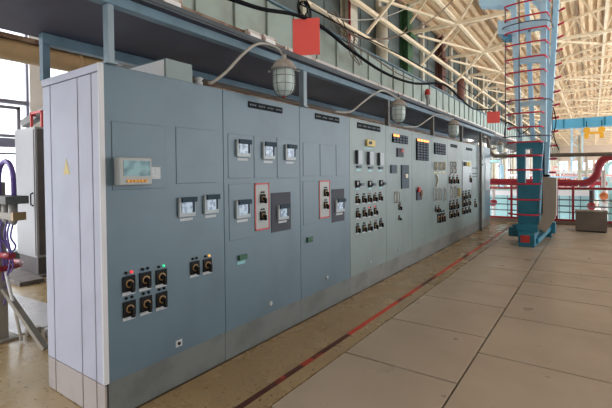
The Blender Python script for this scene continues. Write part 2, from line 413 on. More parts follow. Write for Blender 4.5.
# unit 5
Y = 4.22; c = cabinet(4.22, 5.27, 'grey-green control cabinet with a short annunciator with one amber window lit', 'green', 'plinthg')
annunciator(c, O(Y, (4.449, 5.058, 2.015, 2.145)), 3, 5, ((0,0),(0,1)))
k = plain(c, O(Y, (4.619, 4.862, 1.800, 1.936)), 'pushbutton_box', 'dplate', .02)
r = O(Y, (4.759, 4.842, 1.873, 1.920)); MB().box(.02, .03, *r).build('red_button', 'red', k)
plain(c, O(Y, (4.379, 4.595, 1.544, 1.671)), 'square_plate', 'dplate2', .02)
k = plain(c, O(Y, (4.794, 5.093, 1.297, 1.676)), 'long_plate', 'dplate2', .02)
r = O(Y, (4.898, 5.005, 1.466, 1.531)); MB().box(.02, .04, *r, bev=.004).build('lever', 'cream', k)
for q in ((4.538, 1.173), (4.651, 1.170)): a, b_ = o2(Y, q); handle(c, a, b_, .03, .2, 'case')
switch(c, *o2(Y, (4.717, 1.014)), .08, lab=False); switch(c, *o2(Y, (4.702, 0.837)), .05, lab=False)
lock(c, *o2(Y, (4.695, 0.355)))
# unit 6
Y = 5.27; c = cabinet(5.27, 6.31, 'grey-green control cabinet with a tall dark annunciator, its top row lit amber', 'green', 'plinthg')
annunciator(c, O(Y, (5.470, 6.077, 1.766, 2.139)), 8, 4, ((0,0),(0,1),(0,2),(0,3)))
k = plain(c, O(Y, (5.473, 5.708, 1.073, 1.248)), 'breaker_lever_plate', 'dplate', .02)
r = O(Y, (5.475, 5.558, 1.216, 1.303)); MB().box(.02, .05, *r, bev=.004).build('red_lever', 'red', k)
r = O(Y, (5.607, 5.698, 1.140, 1.245)); MB().box(.02, .04, *r).build('brown_lever', 'rust', k)
lock(c, *o2(Y, (5.749, 0.422)))
# unit 7
Y = 6.31; c = cabinet(6.31, 7.32, 'grey-green control cabinet with an unlit square annunciator above three pale handles', 'green', 'plinthg')
annunciator(c, O(Y, (6.441, 7.150, 1.907, 2.124)), 4, 5)
for q in ((6.515, 1.676), (6.785, 1.679), (7.043, 1.681)): a, b_ = o2(Y, q); handle(c, a, b_, .09, .17); plain(c, (a-.06, a+.06, b_-.14, b_-.115), 'yellow_label', 'yellowl', .003, 0)
a, b_ = o2(Y, (6.536, 1.396)); MB().torus((.02, a-.03, b_), .10, .016, 'x', 16, 6, -PI/2, PI/2).build('curved_handle', 'cream', c)
for q in ((6.429, 1.130), (6.612, 1.121), (6.803, 1.112), (7.103, 1.098)): a, b_ = o2(Y, q); handle(c, a, b_, .035, .28, 'case')
for q in ((6.515, 0.835), (6.702, 0.831)): switch(c, *o2(Y, q), .08, lab=False)
for q in ((6.694, 0.648), (6.861, 0.648), (7.015, 0.644)): switch(c, *o2(Y, q), .15, lab=False)
# unit 8
Y = 7.32; c = cabinet(7.32, 8.4, 'grey-green control cabinet with a yellow handle between two rows of black switches', 'green', 'plinthg')
nameplate(c, O(Y, (7.547, 8.056, 2.093, 2.158)), 3)
for q in ((7.579, 1.719), (7.849, 1.722), (7.577, 1.590), (7.847, 1.591)): a, b_ = o2(Y, q); handle(c, a, b_, .06, .13, 'case')
for q in ((7.470, 1.389), (7.743, 1.384), (8.046, 1.378)): switch(c, *o2(Y, q), .13, ('ledp', None), lab=False)
for q in ((7.571, 1.129), (7.841, 1.118)): a, b_ = o2(Y, q); handle(c, a, b_, .05, .3, 'case')
a, b_ = o2(Y, (8.125, 1.106)); handle(c, a, b_, .10, .22, 'yellowl')
for q in ((7.492, 0.828), (7.743, 0.826), (8.039, 0.823), (7.490, 0.653), (7.741, 0.649), (8.036, 0.639)): switch(c, *o2(Y, q), .13, lab=False)
# unit 9
Y = 8.4; c = cabinet(8.4, 9.42, 'grey-green control cabinet with a pale framed panel and three rows of black switches low down', 'green', 'plinthg')
nameplate(c, O(Y, (8.845, 9.437, 2.082, 2.144)), 3)
r = O(Y, (8.499, 9.327, 1.122, 1.832)); k = plain(c, r, 'framed_panel', 'casew', .01)
for q, m_ in (((8.583, 8.729, 1.698, 1.792), 'black'), ((8.822, 8.955, 1.700, 1.796), 'yellowl'), ((9.032, 9.179, 1.690, 1.800), 'yellowl')): r = O(Y, q); MB().box(.01, .03, *r).build('small_meter', m_, k)
for q in ((9.205, 1.387),): switch(c, *o2(Y, q), .15, lab=False)
for q in ((8.529, 0.984), (8.803, 0.987), (9.120, 0.990), (8.527, 0.827), (8.801, 0.826), (9.118, 0.823), (8.524, 0.645), (8.799, 0.642), (9.116, 0.637)): switch(c, *o2(Y, q), .13, lab=False)
# units 10-12
Y = 9.42; c = cabinet(9.42, 10.15, 'narrow grey-green control cabinet carrying slim pale label strips, beside the dark upright bar', 'green', 'plinthg')
for r in ((9.484, 9.972, 1.636, 1.670), (9.482, 9.970, 1.495, 1.528), (9.481, 9.969, 1.425, 1.451)): plain(c, O(Y, r), 'label_strip', 'dplate2', .004, 0)
switch(c, *o2(Y, (9.740, 0.728)), .14, lab=False)
Y = 10.15; c = cabinet(10.15, 10.9, 'greyish control cabinet just past the dark upright bar', 'green', 'plinthg')
plain(c, O(Y, (10.382, 10.564, 1.879, 1.988)), 'small_display', 'dplate', .02); plain(c, O(Y, (10.416, 10.686, 1.736, 1.771)), 'label_strip', 'black', .01)
Y = 10.9; c = cabinet(10.9, 11.65, 'farthest control cabinet, bluish and reflective, at the end of the row', 'blue', 'plinthg')
plain(c, O(Y, (10.938, 11.549, 1.033, 1.954)), 'door_panel', 'casew', .01)

# ------------------------------------------------------------------ canopy over the cabinets
t = thing('canopy', 'long dark sheet-metal canopy with blue steel edge beams above the cabinet row', 'canopy', (0,0,0))
b = MB(); b.prism([(-.90,2.585),(.07,2.695),(.07,2.715),(-.90,2.605)], 'y', -3.5, 12.0); b.build('soffit_sheet', 'soffit', t)
b = MB(); b.box(-.035,.035,-3.5,12.0,2.62,2.685,bev=.003); b.build('front_beam', 'beamb', t)
b = MB(); b.box(-.84,-.77,-.02,12.0,2.515,2.595,bev=.004); b.build('rear_beam', 'beamb', t)
b = MB(); b.box(.07,.085,-3.5,12.0,2.69,2.742); b.box(.085,.092,-3.5,12.0,2.705,2.715); b.build('fascia', 'fascia', t)
for i, y in enumerate((.042, 2.14, 4.28, 6.34, 8.42)):
    MB().box(-.03,.03,y-(.02 if i == 0 else .03),y+(.02 if i == 0 else .03),2.262,2.62,bev=.003).build('post', 'postl' if i < 2 else 'postg', t)
    MB().box(-.04,.04,y-.036,y+.036,2.2505,2.262).build('post_foot', 'postl' if i < 2 else 'green', t)
for y in (.0, 4.28, 8.42, 11.9):
    MB().box(-.835,-.775,y-.02 if y < .1 else y-.03,y+.03,2.25 if y < 11.7 else 2.25,2.515,bev=.003).build('post', 'beamb', t)


t = thing('upright_bar', 'dark upright steel bar standing from floor to canopy near the far end of the row', 'upright bar', (.05, 10.16, 0))
MB().box(-.03,.03,-.03,.03,0.006,2.615,bev=.003).build('bar', 'postg', t); MB().box(-.04,.05,-.06,.06,0,.006).build('foot', 'postg', t)
# things lying on the cabinet tops
t = thing('junction_box', 'grey steel junction box lying on top of the nearest cabinet', 'junction box', (-.3,.55,2.25))
MB().box(-.42,.27,-.07,.17,0,.145,bev=.004).build('box_body', 'green', t)
MB().box(-.40,.25,-.075,-.07,.01,.135).build('end_face', 'whitep', t)  # end face of the box, paler than its body
t = thing('cable_gland', 'small white ceramic terminal on the nearest cabinet top beside the junction box', 'terminal', (-.03,.78,2.25))
MB().lathe([(.03,0),(.03,.025),(.018,.03),(.035,.05),(.02,.06)], seg=14).build('ceramic_body', 'white', t)
for i, (x, z, r, m_, lb) in enumerate(((-.18,2.285,.03,'rust','rusty pipe lying along the front of the cabinet tops'), (-.30,2.33,.018,'postg','thin grey pipe running along the cabinet tops behind the rusty pipe'), (-.45,2.40,.035,'brownpipe','thicker brown pipe running along the cabinet tops under the canopy'), (-.62,2.43,.03,'postg','rearmost grey pipe running above the cabinet tops under the canopy'))):
    t = thing('roof_pipe', lb, 'pipe', (x, .9, z), group='pipes along the cabinet tops')
    MB().tube([(0,0,0),(0,10.6,0)], r, 10).build('pipe_run', m_, t)
    b = MB()
    for k in range(11): b.box(-r-.012, r+.012, .4+k, .46+k, 2.25-z, -r*.4)
    b.build('saddle', 'postg', t)
t = thing('cable_tray', 'low rusty cable tray along the front edge of the cabinet tops', 'cable tray', (-.092, .9, 2.25))
MB().box(-.04,.04,0,10.5,0,.006).build('tray_floor', 'rust', t); MB().box(.037,.04,0,10.5,0,.022).build('tray_lip', 'rust', t)

# bent conduits and cage lamps
def smooth(pts, n=6):
    P = [Vector(p) for p in pts]; P = [2*P[0]-P[1]]+P+[2*P[-1]-P[-2]]; out = []
    for i in range(1, len(P)-2):
        for k in range(n):
            u = k/n; a, b_, c_, d = P[i-1:i+3]
            out.append(.5*((2*b_)+(-a+c_)*u+(2*a-5*b_+4*c_-d)*u*u+(-a+3*b_-3*c_+d)*u**3))
    out.append(P[-2]); return out
def conduit(pts, label, r=.012):
    t = thing('bent_conduit', label, 'conduit', pts[0], group='bent conduits to the lamps')
    o0 = Vector(pts[0]); MB().tube([p-o0 for p in smooth(pts)], r, 10).build('conduit_run', 'conduit', t)
    e = Vector(pts[-1])-o0
    MB().tube([e+Vector((0,0,-.03)), e+Vector((0,0,.02))], r*1.7, 10).build('end_fitting', 'conduit', t)
conduit([(.01, .84, 2.275), (.04, 0.863, 2.280), (.09, 0.956, 2.369), (.13, 1.099, 2.530), (.13, 1.259, 2.652), (.14, 1.391, 2.692), (.18, 1.508, 2.670), (.22, 1.542, 2.599)], 'bent grey conduit rising from the nearest cabinets to the first caged lamp')
conduit([(.01, 2.75, 2.275), (.04, 3.077, 2.306), (.10, 3.282, 2.437), (.13, 3.597, 2.602), (.15, 3.838, 2.671), (.22, 4.175, 2.603)], 'bent grey conduit rising to the second caged lamp')
conduit([(.01, 4.8, 2.28), (.04, 5.414, 2.336), (.10, 5.802, 2.489), (.13, 6.276, 2.628), (.22, 6.940, 2.606)], 'bent grey conduit rising to the third caged lamp')
def lamp(loc, label, k=1.0):
    t = thing('caged_lamp', label, 'lamp', loc, group='caged lamps under the canopy edge'); t.scale = (k,k,k)
    MB().lathe([(.02,.33),(.03,.325),(.055,.318),(.085,.295),(.105,.262),(.116,.25),(.116,.232),(.104,.228)], seg=24).build('lamp_cap', 'capm', t)
    g = MB().lathe([(.094,.23),(.097,.19),(.096,.10),(.084,.045),(.055,.010),(.02,.0)], seg=24).build('glass_globe', 'globe', t)
    MB().lathe([(.012,.20),(.03,.16),(.034,.12),(.02,.08),(.005,.07)], seg=14).build('bulb', 'whitep', g)
    b = MB()
    for i in range(8):
        a = i*PI/4; f = lambda r, z: (r*math.cos(a), r*math.sin(a), z)
        b.tube([f(.104,.23), f(.104,.10), f(.091,.04), f(.060,.002), f(.012,-.012)], .0024, 6)
    for z, r in ((.17,.104),(.10,.104),(.03,.086)): b.torus((0,0,z), r, .0024, 'z', 24, 5)
    b.build('wire_cage', 'cage', t)
    MB().lathe([(.008,-.02),(.014,-.012),(.010,0)], seg=10).build('red_tip', 'red', t)
    for s_ in (-1, 1): MB().lathe([(.012,-.006),(.014,0),(.012,.006)], (s_*.11, s_*.07, .22), 'z', 10).build('eye_bolt', 'white', t)
    MB().tube([(0,0,.33),(0,0,.36),(.02,0,.375),(-.01,0,.40)], .010, 8).build('hanger', 'cage', t)
y_, z_ = 1.536, 2.250
lamp((.22, y_, z_), 'large caged glass lamp hanging nearest, left of the red sheet')
y_, z_ = 4.170, 2.268
lamp((.22, y_, z_), 'caged glass lamp hanging second along the canopy', 1.0)
y_, z_ = 6.971, 2.243
lamp((.22, y_, z_), 'caged glass lamp hanging third along the canopy, above the yellow handle cabinet', 1.05)
y_, z_ = 12.507, 2.154
lamp((.12, y_, z_), 'small far caged lamp hanging past the end of the canopy')

# ------------------------------------------------------------------ gallery above the canopy
GX = -1.2
t = thing('gallery', 'pale green ribbed parapet of the gallery running above the canopy', 'gallery', (GX, 0, 3.36))
b = MB(); b.box(-.02, 0, -2, 42, 0, .58)
y = -2
while y < 42: b.box(0, .03, y, y+.06, .0, .57, bev=.004); y += .62
b.build('ribbed_cladding', 'parapet', t)
MB().box(-.06,.05,-2,42,.58,.61).build('top_rail', 'beamb', t)
MB().box(-.04,.07,3.3,42,-.07,.03).build('pale_ledge', 'ledge', t)
MB().box(-.04,.06,-2,3.3,-.07,.02).build('rusty_ledge', 'rust', t)
MB().box(-1.4,-.04,-2,42,-.14,-.04).build('walkway_slab', 'fascia', t)
for yb in (1.62, 7.5, 13.5, 19.8, 25.8, 31.8, 37.8): MB().bar((-.3, yb, -.2), (-4.33, yb, -.9), .12).build('bracket', 'postg', t)
# white floodlight-like fittings on the ledge
for (yy, zz), lb in (((2.585, 3.308), 'white tube fitting on the gallery ledge left of the first caged lamp'), ((2.881, 3.320), 'white tube fitting on the gallery ledge directly above the first caged lamp'), ((1.323, 3.314), 'white box on the gallery ledge at the top left')):
    t = thing('ledge_fitting', lb, 'fitting', (GX+.10, yy, zz-.05), group='white fittings on the gallery ledge')
    MB().box(-.03,.04,-.13,.13,0,.13,bev=.01).build('housing', 'ledge', t); MB().box(.04,.05,-.10,.10,.015,.085).build('cover', 'whitep', t)
# red beacon
y_, z_ = 9.367, 3.606
t = thing('warning_beacon', 'small red warning beacon on a thin stem in front of the gallery parapet', 'beacon', (-1.1, y_, z_))
t.scale = (.6,.6,.6)
MB().lathe([(.12,0),(.125,.05),(.11,.18),(.07,.25),(.02,.27)], seg=18).build('red_dome', 'red', t)
MB().lathe([(.05,-.5),(.06,-.2),(.09,-.15),(.12,0)], seg=14).build('beacon_base', 'conduit', t)
MB().bar((0,0,-.5),(-.05,0,-.75),.03).build('stem', 'conduit', t)

# red sheets hung on the cable
y_, z_ = 2.010, 2.739
t = thing('red_sheet', 'large plain red square sheet hanging in front of the gallery', 'red sheet', (.14, y_, z_), 0.0, 'red sheets hung on the cables')
t.rotation_euler = (math.radians(2), 0, math.radians(28))
MB().box(-.135,.135,-.003,.003,0,.36).build('sheet', 'redsheet', t)
MB().tube([(0,0,.35),(.0,0,.41)], .008, 8).build('clip', 'cable', t)
y_, z_ = 11.393, 2.961
t = thing('red_sheet', 'small far red square sheet hanging above the end of the canopy', 'red sheet', (.14, y_, z_), math.radians(20), 'red sheets hung on the cables')
MB().box(-.17,.17,-.003,.003,0,.33).build('sheet', 'redsheet', t)
MB().tube([(0,0,.32),(0,0,.44)], .008, 8).build('clip', 'cable', t)

# cables
def cable(name, pts, r, m, label, cat='cable'):
    b = MB().tube(smooth(pts, 5), r, 8); o = b.build(name, m); return tag(o, label, cat, 'overhead cables')
cable('power_cable', [(.13, 0.949, 2.943), (.13, 1.354, 2.988), (.13, 1.853, 3.091), (.13, 2.317, 3.108), (.13, 2.975, 3.012), (.13, 3.920, 2.935), (.13, 5.084, 2.994), (.13, 6.594, 3.248), (.13, 7.656, 3.178), (.13, 9.085, 3.079), (.13, 11.237, 3.317), (.13, 12.458, 3.188), (.13, 14.744, 3.213)], .019, 'cable', 'thick black cable looping in swags above the canopy past the red sheets')
cable('power_cable', [(.10, 1.963, 3.241), (.10, 2.488, 3.262), (.10, 3.110, 3.270), (.10, 4.536, 3.331), (.10, 5.923, 3.367), (.10, 7.171, 3.434), (.10, 11.398, 3.455)], .008, 'cable', 'straighter thin black cable above the thick one, crossing the green column')
cable('power_cable', [(-.6, 3.211, 3.828), (-.6, 3.779, 3.829), (-.6, 4.456, 3.990), (-.6, 5.354, 4.295), (-.6, 6.175, 4.660), (-.6, 7.409, 5.268)], .008, 'cablew', 'thin white cable sagging high above the gallery')
cable('power_cable', [(-.9, 4.596, 3.934), (-.9, 5.242, 3.973), (-.9, 6.233, 4.216), (-.9, 7.295, 4.627), (-.9, 8.833, 5.324), (-.9, 10.279, 6.142), (-.9, 11.406, 6.867)], .018, 'cableb', 'brown cable bundle curving up to the roof right of the gallery')
cable('power_cable', [(-.8, 4.549, 3.704), (-.8, 5.355, 3.679), (-.8, 6.487, 3.598), (-.8, 7.437, 3.609)], .012, 'cableb', 'brown cable lying just over the parapet near the cream column')
t = thing('cable_coil', 'tangled coil of wire hanging above the large red sheet', 'cable coil', (.07, 2.084, 3.231), group='overhead cables')
b = MB()
for k in range(5): b.torus((.005*k, rnd.uniform(-.03,.03), rnd.uniform(-.03,.03)), .07+.012*k, .006, 'x', 18, 5)
b.build('wire_loops', 'cable', t)
t = thing('wire_tangle', 'messy knot of brown wires on the parapet above the canopy', 'wire tangle', (-.9, 4.695, 3.828), group='overhead cables')
b = MB()
for k in range(8):
    q = [Vector((rnd.uniform(-.1,.1), -.55+.28*j+rnd.uniform(-.10,.10), .25-.13*j+rnd.uniform(-.07,.07))) for j in range(5)]
    b.tube(smooth(q, 4), rnd.uniform(.005,.011), 5)
b.build('wires', 'cableb', t)

# ------------------------------------------------------------------ left wall with windows, columns, roof
WX = -6.0
bays = [-10.5, -4.5, 2.0, 7.5, 13.5, 19.8, 25.8] + [31.8+6*k for k in range(19)]
YE = 140
b = MB(); b.box(WX-.3, WX, -12, YE, 4.6, 10.6)
y = -12
while y < 60: b.box(WX, WX+.03, y, y+.10, 4.7, 10.5); y += 1.5
b.box(WX-.3, WX, -12, YE, -5, 0.2)
for yb in bays: h_ = .12 if abs(yb-2.0) < .1 else .30; b.box(WX-.3, WX+.02, yb-h_, yb+h_, .2, 4.6) if h_ > .2 else None
struct('wall_left', b, 'wall')
b = MB().box(WX-.3, WX+.02, 1.88, 2.12, .2, 4.6); struct('wall_left', b, 'whitep')
# window bays: sash bars, sill bands, pane
for i, (a, c_) in enumerate(zip(bays, bays[1:])):
    y0, y1 = a+(.12 if a == 2.0 else .30), c_-(.12 if c_ == 2.0 else .30)
    f = MB()
    if i < 8:
        f.box(WX-.12, WX-.02, y0, y1, 2.86, 2.93); f.box(WX-.12, WX, y0, y1, 2.08, 2.24)
        f.box(WX-.1, WX-.04, y0, y1, 1.95, 1.98); f.box(WX-.1, WX-.04, y0, y1, 1.0, 1.04)
    else:
        f.box(WX-.1, WX-.02, y0, y1, 2.1, 2.3)
    n = 4
    for k in range(n+1):
        yy = y0+(y1-y0)*k/n; f.box(WX-.11, WX-.05, yy-.03, yy+.03, .2, 4.6)
    tag(f.build('window_%d' % (i+1), 'sash'), kind='structure')
    g = MB().box(WX-.09, WX-.085, y0, y1, .2, 4.6); tag(g.build('window_%d' % (i+1), 'pane'), kind='structure')
t = thing('open_sash', 'dark-framed tilted window sash standing open in the bright left window', 'window sash', (WX+.12, .55, 2.24))
b = MB(); b.box(0,.04,0,1.12,.50,.55); b.box(0,.04,0,1.12,0,.05); b.box(0,.04,0,.05,0,.55); b.box(0,.04,1.07,1.12,0,.55); b.build('frame', 'sash', t)
MB().box(.015,.02,.05,1.07,.05,.5).build('pane', 'pane', t)

for i, yb in enumerate(bays):
    if yb < 3: continue
    m_ = 'colg' if abs(yb-19.8) < .1 else ('colr' if abs(yb-25.8) < .1 else 'colc')
    lb = {'colg': 'dark green steel column against the left wall, the only green one', 'colr': 'red-brown steel column against the left wall, next past the green one'}.get(m_, 'pale cream steel column against the left wall' )
    if yb < 10: lb = 'pale wall column hidden mostly behind the gallery, second from near'
    elif yb < 15: lb = 'broad cream wall column above the large red sheet\'s right, with red pipe beside it'
    else: lb = lb if m_ != 'colc' else 'pale cream steel column of the far row along the left wall'
    t = thing('wall_column', lb, 'column', (WX+.05, yb, -5), group='columns along the left wall')
    b = MB(); b.box(0,.05,-.33,.33,0,15.45); b.box(.38,.44,-.33,.33,0,15.45); b.box(.05,.38,-.03,.03,0,15.45)
    b.build('column_shaft', m_, t)
    MB().box(.0,.62,-.36,.36,13.75,13.95).build('bracket', m_, t)
    MB().box(.0,.16,.5,.72,0,15.4).build('pale_strip', 'truss', t)
t = thing('red_pipe', 'thin red-brown pipe running up beside the broad cream column', 'pipe', (WX+.6, 12.95, -5)); MB().tube([(0,0,0),(0,0,14)], .05, 8).build('pipe_run', 'redpipe', t)
t = thing('round_duct', 'fat cream round duct standing against the upper wall left of the green column', 'duct', (WX+.45, 16.3, -5))
MB().tube([(0,0,0),(0,0,14.2)], .27, 20).build('duct_run', 'colc', t)
MB().tube([(0,0,10.2),(0,0,10.28)], .30, 20).build('flange', 'colc', t); MB().tube([(0,0,12.6),(0,0,12.7)], .30, 20).build('flange', 'colc', t)
t = thing('red_duct', 'dark red-brown bent duct rising beside the red-brown column', 'duct', (WX+.9, 26.6, -5))
MB().tube(smooth([(0,0,0),(0,0,9.6),(0,.1,10.4),(.3,.5,11.4),(.3,.5,12.8)], 4), .24, 14).build('duct_run', 'colr', t)

# roof
RIDGE_X, EZ, RZ = 6.0, 10.7, 13.0
def rz_at(x): return EZ+(RZ-EZ)*(1-abs(x-RIDGE_X)/12.0)
b = MB()
for x0, x1 in ((-6.3, 6.0), (6.0, 18.3)):
    n = 26
    for k in range(n):
        xa = x0+(x1-x0)*k/n; xb = x0+(x1-x0)*(k+.5)/n; xc = x0+(x1-x0)*(k+1)/n
        b.prism([(xa, rz_at(xa)), (xb, rz_at(xb)), (xb, rz_at(xb)+.05), (xa, rz_at(xa)+.05)], 'y', -12, YE)
        b.prism([(xb-.02, rz_at(xb)+.22), (xc+.02, rz_at(xc)+.22), (xc+.02, rz_at(xc)+.27), (xb-.02, rz_at(xb)+.27)], 'y', -12, YE)
b.prism([(-6.3, rz_at(-6.3)+.26), (6.0, RZ+.26), (6.0, RZ+.34), (-6.3, rz_at(-6.3)+.34)], 'y', -12, YE); b.prism([(6.0, RZ+.26), (18.3, rz_at(18.3)+.26), (18.3, rz_at(18.3)+.34), (6.0, RZ+.34)], 'y', -12, YE)
struct('ceiling', b, 'roof')
b = MB()
for k in range(26): b.box(-6.2, 18.2, -10+6*k-.0, -10+6*k+.25, 0, 0.01) if False else None
for x in [-5.9+1.5*k for k in range(17)]: b.box(x-.05, x+.05, -12, YE, rz_at(x)-.20, rz_at(x)-.0)
struct('ceiling', b, 'purlin')

for i, yb in enumerate((10.5, 16.7, 22.8, 28.8, 34.8, 40.8)):
    t = thing('wall_pilaster', 'slim pale pilaster on the left wall midway between two steel columns', 'pilaster', (WX+.03, yb, 4.6), group='pilasters on the left wall')
    MB().box(0,.16,-.16,.16,0,5.9).build('pilaster_shaft', 'colc', t); MB().box(0,.22,-.2,.2,3.3,3.45).build('bracket', 'colc', t)
for x, z, w_, lb in ((-5.12, 8.29, .16, 'upper beige eave beam running along the left wall columns'), (-5.15, 7.15, .10, 'lower thin beige beam running along the left wall columns')):
    t = thing('eave_beam', lb, 'beam', (x, 0, z), group='eave beams'); MB().box(-w_/2, w_/2, -4, 110, -w_/2, w_/2).build('beam', 'truss', t)
def truss(y):
    t = thing('roof_truss', 'beige steel roof truss spanning the hall, one of the long receding row', 'roof truss', (0, y, 0), group='roof trusses')
    b = MB(); b.bar((-6, 0, EZ-.25), (6, 0, RZ-.25), .14); b.bar((6, 0, RZ-.25), (18, 0, EZ-.25), .14); b.build('top_chord', 'truss', t)
    b = MB(); b.bar((-6, 0, 9.0), (18, 0, 9.0), .16); b.build('bottom_chord', 'truss', t)
    b = MB(); n = 8
    for k in range(n):
        x0 = -6+3*k; xm = x0+1.5; x1 = x0+3
        b.bar((x0, 0, 9.0), (xm, 0, rz_at(xm)-.25), .09); b.bar((xm, 0, rz_at(xm)-.25), (x1, 0, 9.0), .09)
    b.build('web_bars', 'truss', t)
    return t
t0 = truss(1.5)
for yb in bays[3:]:
    c2 = copy_tree(t0); c2.location.y = yb
# longitudinal ties and cross bracing in the plane of the bottom chords
def brace(name, segs, w, label, grp):
    b = MB()
    for a, c_ in segs: b.bar(a, c_, w)
    return tag(b.build(name, 'truss'), label, 'brace', grp)
for x, lb in ((-3.1, 'long beige tie rod running down the hall near the left wall'), (0.0, 'long beige tie rod running down the hall above the crane mast'), (3.0, 'long beige tie rod running down the hall right of the crane mast'), (6.0,'long beige tie rod running down the hall farthest right')):
    brace('roof_tie', [((x, -4, 9.1), (x, YE, 9.1))], .13, lb, 'long roof ties')
seq = bays[2:]
for i, (a, c_) in enumerate(zip(seq, seq[1:])):
    if i > 14: break
    brace('cross_brace', [((-5.25, a+.45, 8.95), (-3.2, c_-.2, 8.95)), ((-5.04, a+.2, 7.22), (-3.2, a+.2, 8.95))], .10, 'beige diagonal cross brace in the roof bay beside the left wall', 'roof cross braces')
    if i % 2 == 0: brace('cross_brace', [((0, a, 9.1), (6, c_, 9.1)), ((6, a, 9.1), (0, c_, 9.1))], .10, 'beige diagonal cross brace in the roof bay over the hall', 'roof cross braces')

# far end wall with windows
b = MB(); b.box(-6.3, 18, YE, YE+.4, 4.5, 12.7); b.box(-6.3, 18, YE, YE+.4, -5, -3)
for k in range(9): b.box(-6.3+3*k-.3, -6.3+3*k+.3, YE, YE+.4, -3, 4.5)
struct('wall_far', b, 'endwall')
b = MB().box(-6, 18, YE+.1, YE+.12, -3, 4.5); struct('window_40', b, 'pane')

b = MB(); b.box(18.3, 18.6, -12, YE, -5, -2); b.box(18.3, 18.6, -12, YE, 7.5, 9.5); b.box(18.3, 18.6, -12, 9, -2, 7.5)
y = 9
while y < YE: b.box(18.3, 18.6, y, y+.6, -2, 7.5); y += 6
struct('unseen_wall_right', b, 'wallp')  # unseen wall, added; its solid near part keeps light off the near cabinets
b = MB(); b.box(-1.5, 18.3, -12.3, -12, -5, 12.6); struct('unseen_wall_back', b, 'wallp')  # unseen wall, added to block light and darken the near cabinets
# ------------------------------------------------------------------ left corner: duct, locker, stand
t = thing('overhead_duct', 'tan overhead duct with dark top behind the cabinets on the left', 'duct', (-4.0, 0, 3.28))
MB().tube([(0,-3,0),(0,9,0)], .15, 20).build('duct_run', 'duct', t)
MB().box(-.17,.17,-3,9,.11,.17).build('top_cover', 'rust', t)
for y in (1.75, 4.5): MB().tube([(0,y,0),(0,y+.05,0)], .175, 20).build('flange', 'duct', t)
b = MB()
for y in (-1, 1.95, 5, 8): b.bar((0,y,.17),(0,y,6.0),.03); 
b.build('hanger_rod', 'conduit', t)
t = thing('grey_locker', 'tall grey steel locker on a dark base by the left windows', 'locker', (-5.2, 1.35, 0))
MB().box(0,.74,0,.5,.30,2.31,bev=.006).build('body', 'lcab', t)
MB().box(.03,.72,.02,.5,.04,.30).build('base', 'lcabd', t)
MB().box(.74,.752,.03,.47,.34,2.28,bev=.002).build('side_panel', 'lcabd', t)
MB().box(.03,.71,-.012,0,.34,2.27,bev=.002).build('door', 'lcab', t)
MB().tube([(.67,-.012,1.1),(.67,-.045,1.12),(.67,-.045,1.28),(.67,-.012,1.3)], .012, 8).build('handle', 'black', t)
t = thing('pallet_board', 'weathered flat boards on the floor under the grey locker', 'boards', (-5.3, .98, 0))
MB().box(-.1,1.2,0,.32,0,.06,bev=.006).build('front_board', 'wood', t); MB().box(0,.9,.36,.9,0,.038,bev=.004).build('rear_board', 'wood', t)
t = thing('tube_stand', 'small red open tube stand standing on top of the grey locker', 'stand', (-4.85, 1.5, 2.31))
b = MB()
for x in (-.10, .28): b.bar((x,0,0),(x,0,.27),.035)
b.bar((-.12,0,.26),(.30,0,.26),.035); b.bar((-.10,.2,0),(-.10,.2,.22),.03); b.bar((-.10,0,.24),(-.10,.2,.22),.03)
b.build('tube_frame', 'red', t)
t = thing('stone_slab', 'pale smooth rectangular slab lying on the floor left of the cabinets', 'slab', (-3.0, .5, 0))
MB().box(-.95,.90,-.32,.34,0,.012,bev=.004,rot=Matrix.Rotation(math.radians(4),3,'Z')).build('slab', 'stone', t)
# instrument stand cut off by the left edge
t = thing('valve_stand', 'grey instrument stand with red handwheel and violet wires, cut by the left edge', 'valve stand', (-2.12, .10, 0))
MB().box(-.06,.06,-.06,.06,0,1.5,bev=.004).build('post', 'chute', t)
MB().box(-.12,.12,-.12,.12,0,.02).build('foot_plate', 'chute', t)
b = MB(); b.torus((-.06,-.02,.70), .22, .026, 'z', 28, 10); 
for a in (0, PI/2, PI, 1.5*PI): b.tube([(-.06,-.02,.68),(-.06+.22*math.cos(a+.4),-.02+.22*math.sin(a+.4),.70)], .012, 8)
b.build('handwheel', 'redpipe', t)
MB().tube([(-.06,-.02,.45),(-.06,-.02,.72)], .03, 10).build('spindle', 'conduit', t)
MB().box(-.1,.52,-.04,.04,1.17,1.23,bev=.004).build('bracket_arm', 'chute', t)
MB().box(.50,.54,-.05,.05,1.17,1.24).build('arm_tip', 'brass', t)
b = MB(); b.torus((.25,0,1.52), .17, .022, 'y', 20, 8, 0, PI); b.tube([(.08,0,1.52),(.07,0,1.36)], .022, 8); b.tube([(.42,0,1.52),(.43,0,1.36)], .022, 8); b.build('hoop_handle', 'purple', t)
MB().box(.02,.50,-.09,.09,1.31,1.38,bev=.006).build('gauge_block', 'postg', t)
for x in (.08,.24,.40): MB().tube([(x,0,1.31),(x,0,1.16),(x+.01,0,1.12)], [.035,.035,.015], 10).build('gauge_fitting', 'capm', t)
b = MB()
for k, (x, e, zz) in enumerate(((.1,.30,.95),(.26,.18,.88),(.40,.25,.92),(.33,.06,.72),(.15,.2,.66))):
    b.tube(smooth([(x,0,1.15),(x+.02,-.03,1.02),(x-.02,.02,zz),(e-.1,.04,zz-.12),(e-.06,.0,zz-.3)], 5), .008, 6)
b.build('wires', 'purple', t)
MB().tube([(.1,0,.82),(.36,0,.84)], .03, 10).build('red_valve', 'redpipe', t)
MB().bar((.08,.02,.50),(.64,.14,.02),.05,.04).build('diagonal_brace', 'chute', t)
MB().tube([(.20,.0,.68),(.24,.1,.02)], .015, 8).build('thin_leg', 'whitep', t)
